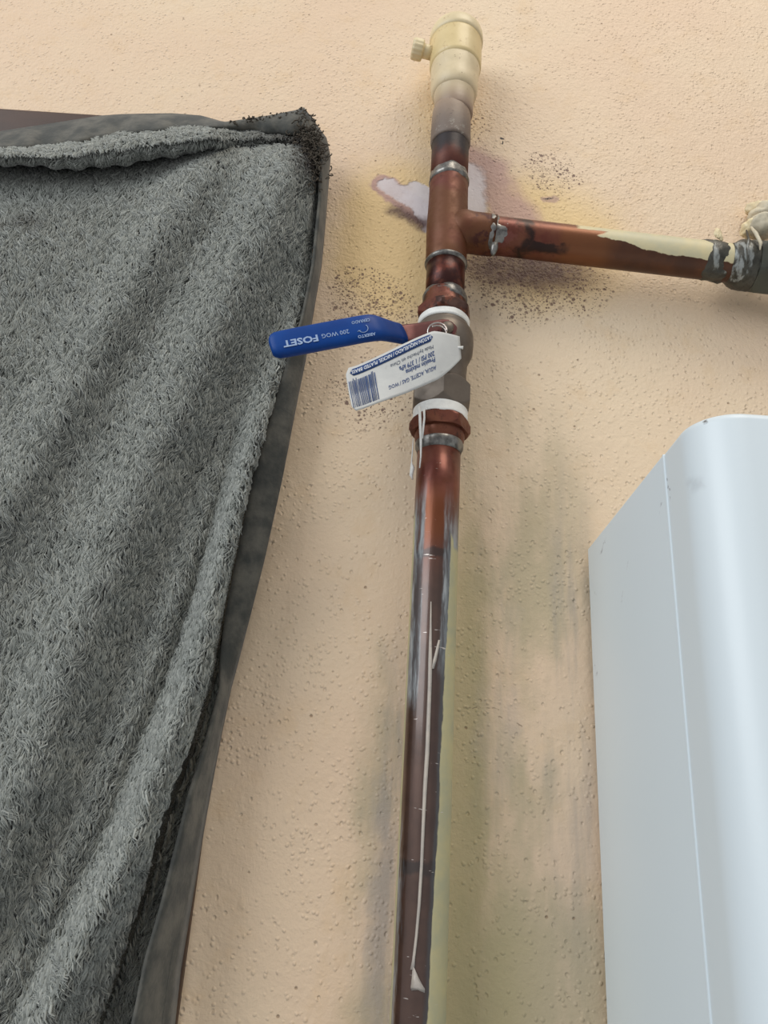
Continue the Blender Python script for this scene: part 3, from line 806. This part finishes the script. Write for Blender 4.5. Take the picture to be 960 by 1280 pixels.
# ------------------------------------------------------------------ soldered tee with branch
tee = empty('copper_tee_pipework', (AX, -AS, zof(404)), 'soldered copper tee with branch pipe running right above the valve', 'pipe')
B0 = np.array([.0257, -AS, 1.8116]); B1 = np.array([.2150, -AS, 1.7990]); BD = (B1-B0)/np.linalg.norm(B1-B0)
def bt(u): return float((P(u, 290+(u-590)*.094, AS)-B0) @ BD)     # distance along the branch for a pixel column
zb, zt = zof(402), zof(389)
zz = np.linspace(zb, zt, 12)
a = lathe([(z, 0) for z in zz], (AX, -AS, 0), seg=72, rfun=hexcone(.0131, zb, zt, .2, 1.0, .0002), noise=(.00025, 300, 3))
b = zl([(392, .0130), (387, .0124), (382, .0118), (377, .0115), (372, .0112), (370, .0106)], noise=(.0002, 300, 4))
o = mesh_obj('male_adapter', *merge(a, b), M_COPD, tee); sharp(o, 35)
V, Fc = zl([(382, .0112), (380, .0119), (377, .0117), (374, .0120), (371, .0114), (368, .0108)], rfun=lambda th, t, r: r-.0009*max(0, math.sin(th*2+.7)), noise=(.0004, 420, 6))
mesh_obj('solder_bead', V, Fc, M_SOLD, tee)
def stub_mat():
    g = NG('flux_stained_copper'); c, n1, n2 = copper_base(g)
    z = g.sep(g.co())[2]
    d = g.ss(g.math('ADD', z, g.mul(g.math('SUBTRACT', n2, .5), .02)), zof(372), zof(350))
    c = g.mix(g.mul(g.ss(g.noise(130, 3, .6), .35, .6), .85), c, srgb(48, 24, 24)); c = g.mix(g.mul(g.ss(g.noise(60, 3, .6), .55, .7), .5), c, srgb(120, 96, 96))
    return g.set(color=c, metal=.65, rough=.36, normal=g.bump(n2, .25, .0006))
mesh_obj('pipe', *zl([(378, .0104), (350, .0104), (325, .0104)]), stub_mat(), tee)
ringp = [(334, .0104), (333, .0112), (331.5, .0116), (330, .0115), (328.5, .0110)]
mesh_obj('solder_ring', *zl(ringp, noise=(.0001, 400, 7)), M_SOLD, tee)
def tee_mat():
    g = NG('reddened_copper'); c, n1, n2 = copper_base(g)
    x, y, z = g.sep(g.co())
    c = g.mix(g.mul(g.ss(g.noise(45, 3, .5), .35, .6), .8), c, srgb(98, 60, 32))
    br_ = g.mul(g.ss(x, AX+.010, AX+.016), g.ss(g.noise(160, 4, .65), .5, .6))
    c = g.mix(br_, c, srgb(72, 34, 26))
    return g.set(color=c, metal=.42, rough=g.ss(n2, .3, .7, .42, .6), normal=g.bump(n2, .12, .0006))
a = zl([(331, .0109), (329, .0112), (318, .0112), (300, .0114), (288, .0115), (275, .0114), (258, .0111), (240, .0110), (231, .0110), (229, .0106)])
b = lathe([(0, .0108), (.0085, .0120), (.0105, .0116), (.0125, .0113), (.0205, .0113), (.0255, .0112), (bt(613), .0111), (bt(615), .0106)], B0, BD, seg=64)
mesh_obj('tee', *merge(a, b), tee_mat(), tee)
V, Fc = lathe([(bt(u), r) for u, r in ((607, .0103), (609, .0109), (611, .0112), (614, .0113), (617, .0111), (620, .0106), (623, .0104), (627, .0103), (631, .0102), (635, .0101), (639, .0099))], B0, BD, seg=80, noise=(.0005, 520, 12))
mesh_obj('solder_bead', V, Fc, M_SOLD, tee)
dr = P(617, 312, AS+.004)
mesh_obj('solder_drip', *lathe([(-.0005, .0006), (.0005, .0018), (.003, .0021), (.006, .0014), (.0072, .0004)], P(619, 304, .0315), (-.15, .25, -1), seg=14, noise=(.0003, 500, 2)), M_SOLD, tee)
def branch_mat():
    g = NG('scorched_branch_pipe'); c, n1, n2 = copper_base(g)
    x, y, z = g.sep(g.co())
    slope = BD[2]/BD[0]
    axz = g.math('ADD', B0[2], g.mul(g.math('SUBTRACT', x, B0[0]), slope))
    dz = g.math('DIVIDE', g.math('SUBTRACT', z, axz), .0104)               # -1 bottom .. 1 top
    dy = g.math('DIVIDE', g.math('SUBTRACT', -AS, y), .0104)               # 1 towards the room
    # coordinate across the visible half: +1 upper silhouette, -1 lower (viewed from below)
    ac = g.math('ADD', g.mul(dz, .80), g.mul(dy, .60))
    ac = g.math('ARCTAN2', dz, dy)
    X = lambda u: float(P(u, 290+(u-590)*.07, .026)[0])
    wv = g.math('SUBTRACT', g.noise(75, 4, .6), .5); wv2 = g.math('SUBTRACT', g.noise(220, 4, .7), .5)
    c = g.mix(g.ss(x, X(700), X(760)), c, g.mix(g.ss(n1, .3, .7), srgb(88, 54, 36), srgb(70, 44, 32)))
    # warm bright band then soot near the joint
    brass = g.mul(g.ss(x, X(690), X(705)), g.ss(x, X(775), X(745)))
    c = g.mix(g.mul(brass, .75), c, srgb(120, 74, 42))
    xs_ = g.math('ADD', x, g.mul(wv, .03))
    soot_shade = g.mul(g.ss(xs_, X(640), X(655)), g.ss(xs_, X(668), X(656)))
    soot2 = g.mul(g.ss(xs_, X(650), X(662)), g.ss(xs_, X(712), X(690)), g.ss(g.math('ADD', ac, g.mul(wv, 1.0)), -.70, -.85), g.ss(g.math('ADD', ac, g.mul(wv, 1.0)), -1.5, -1.25))
    c = g.mix(g.mul(g.mx(soot_shade, soot2), .9), c, srgb(30, 18, 16))
    pink = g.mul(g.ss(x, X(655), X(640)), g.ss(wv2, -.05, .08))
    c = g.mix(g.mul(pink, .45), c, srgb(128, 76, 68))
    # cream paint left on the upper side
    edge = g.n('ShaderNodeMapRange'); g.put(edge.inputs[0], x)
    edge.inputs[1].default_value = X(740); edge.inputs[2].default_value = X(830); edge.inputs[3].default_value = -.12; edge.inputs[4].default_value = -.72
    pm = g.mul(g.ss(g.math('ADD', ac, g.mul(wv, .5)), -.02, .05), 1.0)
    e2 = g.math('SUBTRACT', g.math('ADD', ac, g.mul(wv, .55)), edge.outputs[0])
    pm = g.mul(g.ss(e2, 0, .05), g.ss(g.math('ADD', x, g.math('ADD', g.mul(wv, .02), g.mul(ac, -.012))), X(745), X(752)))
    pm = g.mx(pm, g.mul(g.ss(g.math('ADD', ac, g.mul(wv, .3)), .22, .28), g.ss(x, X(716), X(724))))
    pc = g.mix(g.ss(n1, .3, .7), srgb(208, 194, 152), srgb(190, 184, 154))
    c = g.mix(pm, c, pc)
    return g.set(color=c, metal=g.math('SUBTRACT', .5, g.mul(pm, .5)), rough=g.ss(pm, 0, 1, .38, .5), normal=g.bump(g.math('ADD', pm, g.mul(n2, .3)), .3, .0005))
mesh_obj('branch_pipe', *lathe([(t, .0104) for t in np.linspace(bt(606), bt(925), 40)], B0, BD, seg=72), branch_mat(), tee)
# upper stub: ring, sooty pipe, painted coupling
ringp = [(233, .0106), (231, .0113), (229, .0116), (227, .0112), (224, .0112), (221, .0108), (218, .0104)]
mesh_obj('solder_ring', *zl(ringp, noise=(.0005, 520, 17)), M_SOLD, tee)
def upper_mat():
    g = NG('sooty_upper_pipe'); c, n1, n2 = copper_base(g); z = g.sep(g.co())[2]
    zz_ = g.math('ADD', z, g.mul(g.math('SUBTRACT', g.noise(90, 4, .6), .5), .02))
    c = g.mix(.45, c, srgb(66, 34, 30))
    c = g.mix(g.ss(zz_, zof(212), zof(192)), c, srgb(44, 38, 40))
    return g.set(color=c, metal=.45, rough=.5, normal=g.bump(n2, .3, .0006))
mesh_obj('pipe', *zl([(232, .0107), (200, .0108), (170, .0108), (140, .0106)]), upper_mat(), tee)
def coup_mat():
    g = NG('heat_greyed_paint'); z = g.sep(g.co())[2]; n = g.noise(90, 4, .6); n2 = g.noise(260, 4, .7)
    zz_ = g.math('ADD', z, g.mul(g.math('SUBTRACT', n, .5), .012))
    c = g.mix(g.ss(zz_, zof(172), zof(140)), srgb(112, 98, 88), srgb(150, 130, 112))
    c = g.mix(g.mul(g.ss(n2, .56, .66), g.ss(zz_, zof(164), zof(176)), .9), c, srgb(158, 152, 142))
    c = g.mix(g.mul(g.ss(n2, .62, .7), .7), c, srgb(70, 58, 54))
    return g.set(color=c, rough=.55, normal=g.bump(n2, .35, .0006))
mesh_obj('coupling', *zl([(183, .0108), (182, .0114), (180, .0117), (165, .0117), (150, .0116), (143, .0114), (141, .0110), (139, .0106)], noise=(.00015, 250, 5)), coup_mat(), tee)

# ------------------------------------------------------------------ cream painted vent fitting on top
vent = empty('vent_fitting', (AX+.0012, -AS, zof(142)), 'cream painted capped fitting with side knob at the top of the riser', 'fitting')
AXT = AX+.0012
def zl2(prof, **k): return lathe([(zof(v+11*min(1, max(0, (146-v)/35))), r) for v, r in prof][::-1], (AXT, -AS, 0), d=(.012, -.03, 1) if False else (0, 0, 1), seg=64, **k)
def cream_grad():
    g = NG('smoke_darkened_cream_paint'); z = g.sep(g.co())[2]; n = g.noise(70, 4, .6); n2 = g.noise(240, 4, .7)
    c = g.mix(g.ss(n, .35, .68), srgb(220, 202, 166), srgb(206, 188, 152))
    c = g.mix(g.ss(g.math('ADD', z, g.mul(g.math('SUBTRACT', n, .5), .01)), zof(112), zof(145)), c, srgb(146, 124, 106))
    c = g.mix(g.mul(g.ss(n2, .63, .7), .7), c, srgb(120, 92, 68))
    return g.set(color=c, rough=.45, normal=g.bump(n2, .2, .0006))
M_CG = cream_grad()
mesh_obj('neck', *zl2([(146, .0108), (142, .0114), (132, .0116), (124, .0117), (117, .0118), (113, .0121), (110, .0124), (108, .0120), (106, .0118)], noise=(.0002, 260, 21)), M_CG, vent)
mesh_obj('union_nut', *zl2([(112, .0120), (109, .0134), (104, .0141), (98, .0143), (92, .0141), (88, .0146), (80, .0150), (74, .0151), (70, .0146)], noise=(.00025, 200, 22)), M_CG, vent)
mesh_obj('band', *zl2([(78, .0146), (77, .0156), (74, .0159), (62, .0160), (50, .0161), (45, .0161), (44, .0157)], noise=(.00008, 300, 23)), M_CREAM2, vent)
mesh_obj('cap', *zl2([(47, .0156), (46, .0166), (43, .0168), (38, .0167), (34, .0160), (31, .0146), (29, .012), (28, .007), (27.5, .0005)], noise=(.0001, 300, 24)), M_CREAM, vent)
kz = float(P(530, 62, AS+.004)[2])
k0 = np.array([AXT-.0150, -AS-.002, kz]); kd = np.array([-1, -.12, .10])
mesh_obj('knob_stem', *lathe([(0, .0042), (.006, .0042), (.0065, .0036), (.010, .0036)], k0, kd, seg=28), M_CREAM, vent)
def knurl(th, t, r): return r+.00022*math.cos(14*th)
mesh_obj('knob', *lathe([(.0052, .0034), (.0056, .0056), (.0066, .0062), (.011, .0062), (.0122, .0058), (.0126, .0046), (.0127, .0005)], k0, kd, seg=56, rfun=knurl), M_CREAM, vent)

# ------------------------------------------------------------------ grey union at the end of the branch
union = empty('pipe_union', B0+BD*bt(925), 'grey smeared threaded union at the right end of the branch pipe', 'fitting')
mesh_obj('joint_compound', *lathe([(bt(u), r) for u, r in ((868, .0098), (873, .0102), (877, .0106), (881, .0109), (885, .0109), (889, .0108), (893, .0107), (898, .0105), (902, .0104), (907, .0100))], B0, BD, seg=80, noise=(.0011, 420, 31)), M_GREYJ, union)
mesh_obj('collar', *lathe([(bt(u), r) for u, r in ((908, .0102), (912, .0108), (915, .0117), (918, .0127), (921, .0132), (924, .0136), (928, .0138), (932, .0135), (936, .0137), (940, .0133), (944, .0128))], B0, BD, seg=80, noise=(.0007, 330, 32)), M_GREYJ, union)
M_UN = paint_mat('dark_green_grey_metal', (64, 66, 56), (50, 52, 46), (84, 88, 80), 60, .4)
ua, ub = bt(938), bt(1060)
zz = np.linspace(ua, ub, 24)
o = mesh_obj('union_nut', *lathe([(t, 0) for t in zz], B0, BD, seg=72, rfun=hexcone(.0136, ua, ub, .3, .8, .0004)), M_UN, union); sharp(o, 25)
mesh_obj('pipe', *lathe([(ub-.005, .0104), (.55, .0104)], B0, BD, seg=48), M_CREAM, union)
def blob(name, c, rx, ry, rz, mat, par, seed, amp=.18):
    bm = bmesh.new(); bmesh.ops.create_icosphere(bm, subdivisions=4, radius=1.0)
    V = np.array([v.co[:] for v in bm.verts]); f = [tuple(v.index for v in x.verts) for x in bm.faces]; bm.free()
    n = snoise(V, 2.2, seed)+.55*snoise(V, 7.0, seed+50); V = V*(1+amp*n)[:, None]*np.array([rx, ry, rz])+np.asarray(c)
    return mesh_obj(name, V, f, mat, par)
blob('paint_lump', P(951, 283, .024), .0085, .009, .0065, M_PUTTY, union, 41)
blob('paint_lump', P(938, 287, .022), .0055, .006, .0042, M_CREAM, union, 42, .3)
blob('paint_lump', P(962, 271, .012), .0110, .008, .0075, M_PUTTY, union, 43, .3)
blob('paint_lump', P(898, 293, .029), .0022, .0016, .0034, M_CREAM, union, 44, .35)
blob('paint_lump', P(958, 262, .006), .0120, .005, .005, M_CREAM, union, 45, .3)
thread('paint_flake', [(939, 284, .0345), (945, 292, .0362), (951, 304, .037), (950, 312, .037)], [.0006, .0011, .0010, .0004], M_PUTTY, union)
thread('paint_flake', [(933, 288, .0335), (936, 300, .036), (934, 312, .037), (935, 330, .037)], [.0005, .0008, .0006, .0003], M_GREYJ, union)

# ------------------------------------------------------------------ white water heater
def heater_mat():
    g = NG('white_enamel'); co = g.co()
    n = g.noise(6, 2); c = g.mix(n, srgb(210, 221, 227), srgb(216, 226, 231))
    wob = g.vm('ADD', co, g.vm('SCALE', g.vm('SUBTRACT', g.noise(140, 3, .6, color=True), (.5, .5, .5)), scale=.010))
    HXL = .1012
    def side(u, v):
        d = RC @ np.array([u-480., 640.-v, -F]); return CC+d*((HXL-CC[0])/d[0])
    marks = [((757, 672), (750, 692), 1.6, .5), ((828, 632), (823, 648), 1.4, .6), ((785, 700), (776, 760), 1.2, .3), ((742, 740), (748, 746), 1.2, .45), ((836, 600), (838, 630), 1.0, .6), ((829, 560), (830, 567), 1.6, .9), ((744, 830), (747, 860), 1.2, .35), ((748, 870), (750, 885), 1.3, .4)]
    brk = g.ss(g.noise(320, 3, .6), .40, .52)
    for a, b, r, k in marks:
        m = g.mul(g.ss(g.capsule(wob, side(*a), side(*b)), r*.0007, r*.00022), brk, k)
        c = g.mix(m, c, srgb(96, 92, 110))
    def topp(u, v, s): return P(u, v, s)
    chip = g.ss(g.capsule(wob, P(884, 520, .1380), P(893, 518, .1400)), .0021, .0012)
    c = g.mix(g.mul(chip, .9), c, srgb(92, 88, 86))
    sm_ = g.mul(g.ss(g.capsule(wob, P(858, 605, .13), P(868, 603, .132)), .005, .0), .25)
    c = g.mix(sm_, c, srgb(120, 120, 124))
    return g.set(color=c, rough=.38, spec=.5, normal=g.bump(g.noise(450, 2), .05, .0004))
MHt = heater_mat()
HX0, HX1, HZ1, HZ0 = .1012, .4412, 1.6355, .98
heater = empty('water_heater', ((HX0+HX1)/2, -.06, HZ0), 'white enamelled wall water heater with rounded front cover', 'heater')
def rounded_prism(x0, x1, y0, y1, rad, z0, z1, bev, nseg=14):
    """front (y0, towards the room) corners rounded by rad; top and bottom edges rounded by bev"""
    def outline(ins):
        pts = []
        r = rad-ins if rad > 0 else 0
        X0, X1, Y0, Y1 = x0+ins, x1-ins, y0+ins, y1
        pts.append((X0, Y1))
        for k in range(nseg+1):
            q = math.pi/2*k/nseg; pts.append((X0+r-r*math.cos(q), Y0+r-r*math.sin(q)))
        for k in range(nseg+1):
            q = math.pi/2*k/nseg; pts.append((X1-r+r*math.sin(q), Y0+r-r*math.cos(q)))
        pts.append((X1, Y1)); return pts
    rings = []
    for k in range(5):
        q = math.pi/2*k/4; rings.append((z0+bev-bev*math.cos(q) if False else z0+bev*(1-math.sin(q)), bev*(1-math.cos(q))))
    rings = [(z0+bev*(1-math.sin(math.pi/2*k/4)), bev*(1-math.cos(math.pi/2*k/4))) for k in range(4, -1, -1)]+[(z1-bev*(1-math.sin(math.pi/2*k/4)), bev*(1-math.cos(math.pi/2*k/4))) for k in range(5)]
    V = []; n = None
    for z, ins in rings:
        o = outline(ins); n = len(o); V += [(x, y, z) for x, y in o]
    Fc = []
    for i in range(len(rings)-1):
        for j in range(n):
            k = (j+1) % n; Fc.append((i*n+j, i*n+k, (i+1)*n+k, (i+1)*n+j))
    Fc += [tuple(range(n))[::-1], tuple((len(rings)-1)*n+j for j in range(n))]
    return V, Fc
o = mesh_obj('chassis', *rounded_prism(HX0, HX1, -.1085, -.004, .0012, HZ0, HZ1, .0010, 3), MHt, heater); sharp(o, 50)
o = mesh_obj('front_cover', *rounded_prism(HX0-.0003, HX1+.0003, -.1412, -.1090, .0165, HZ0-.0005, HZ1+.0005, .0030), MHt, heater); sharp(o, 50)
bevbox('side_lip', HX0-.0008, HX0+.003, -.1100, -.1088, HZ0, HZ1-.001, MHt, heater, .0005)
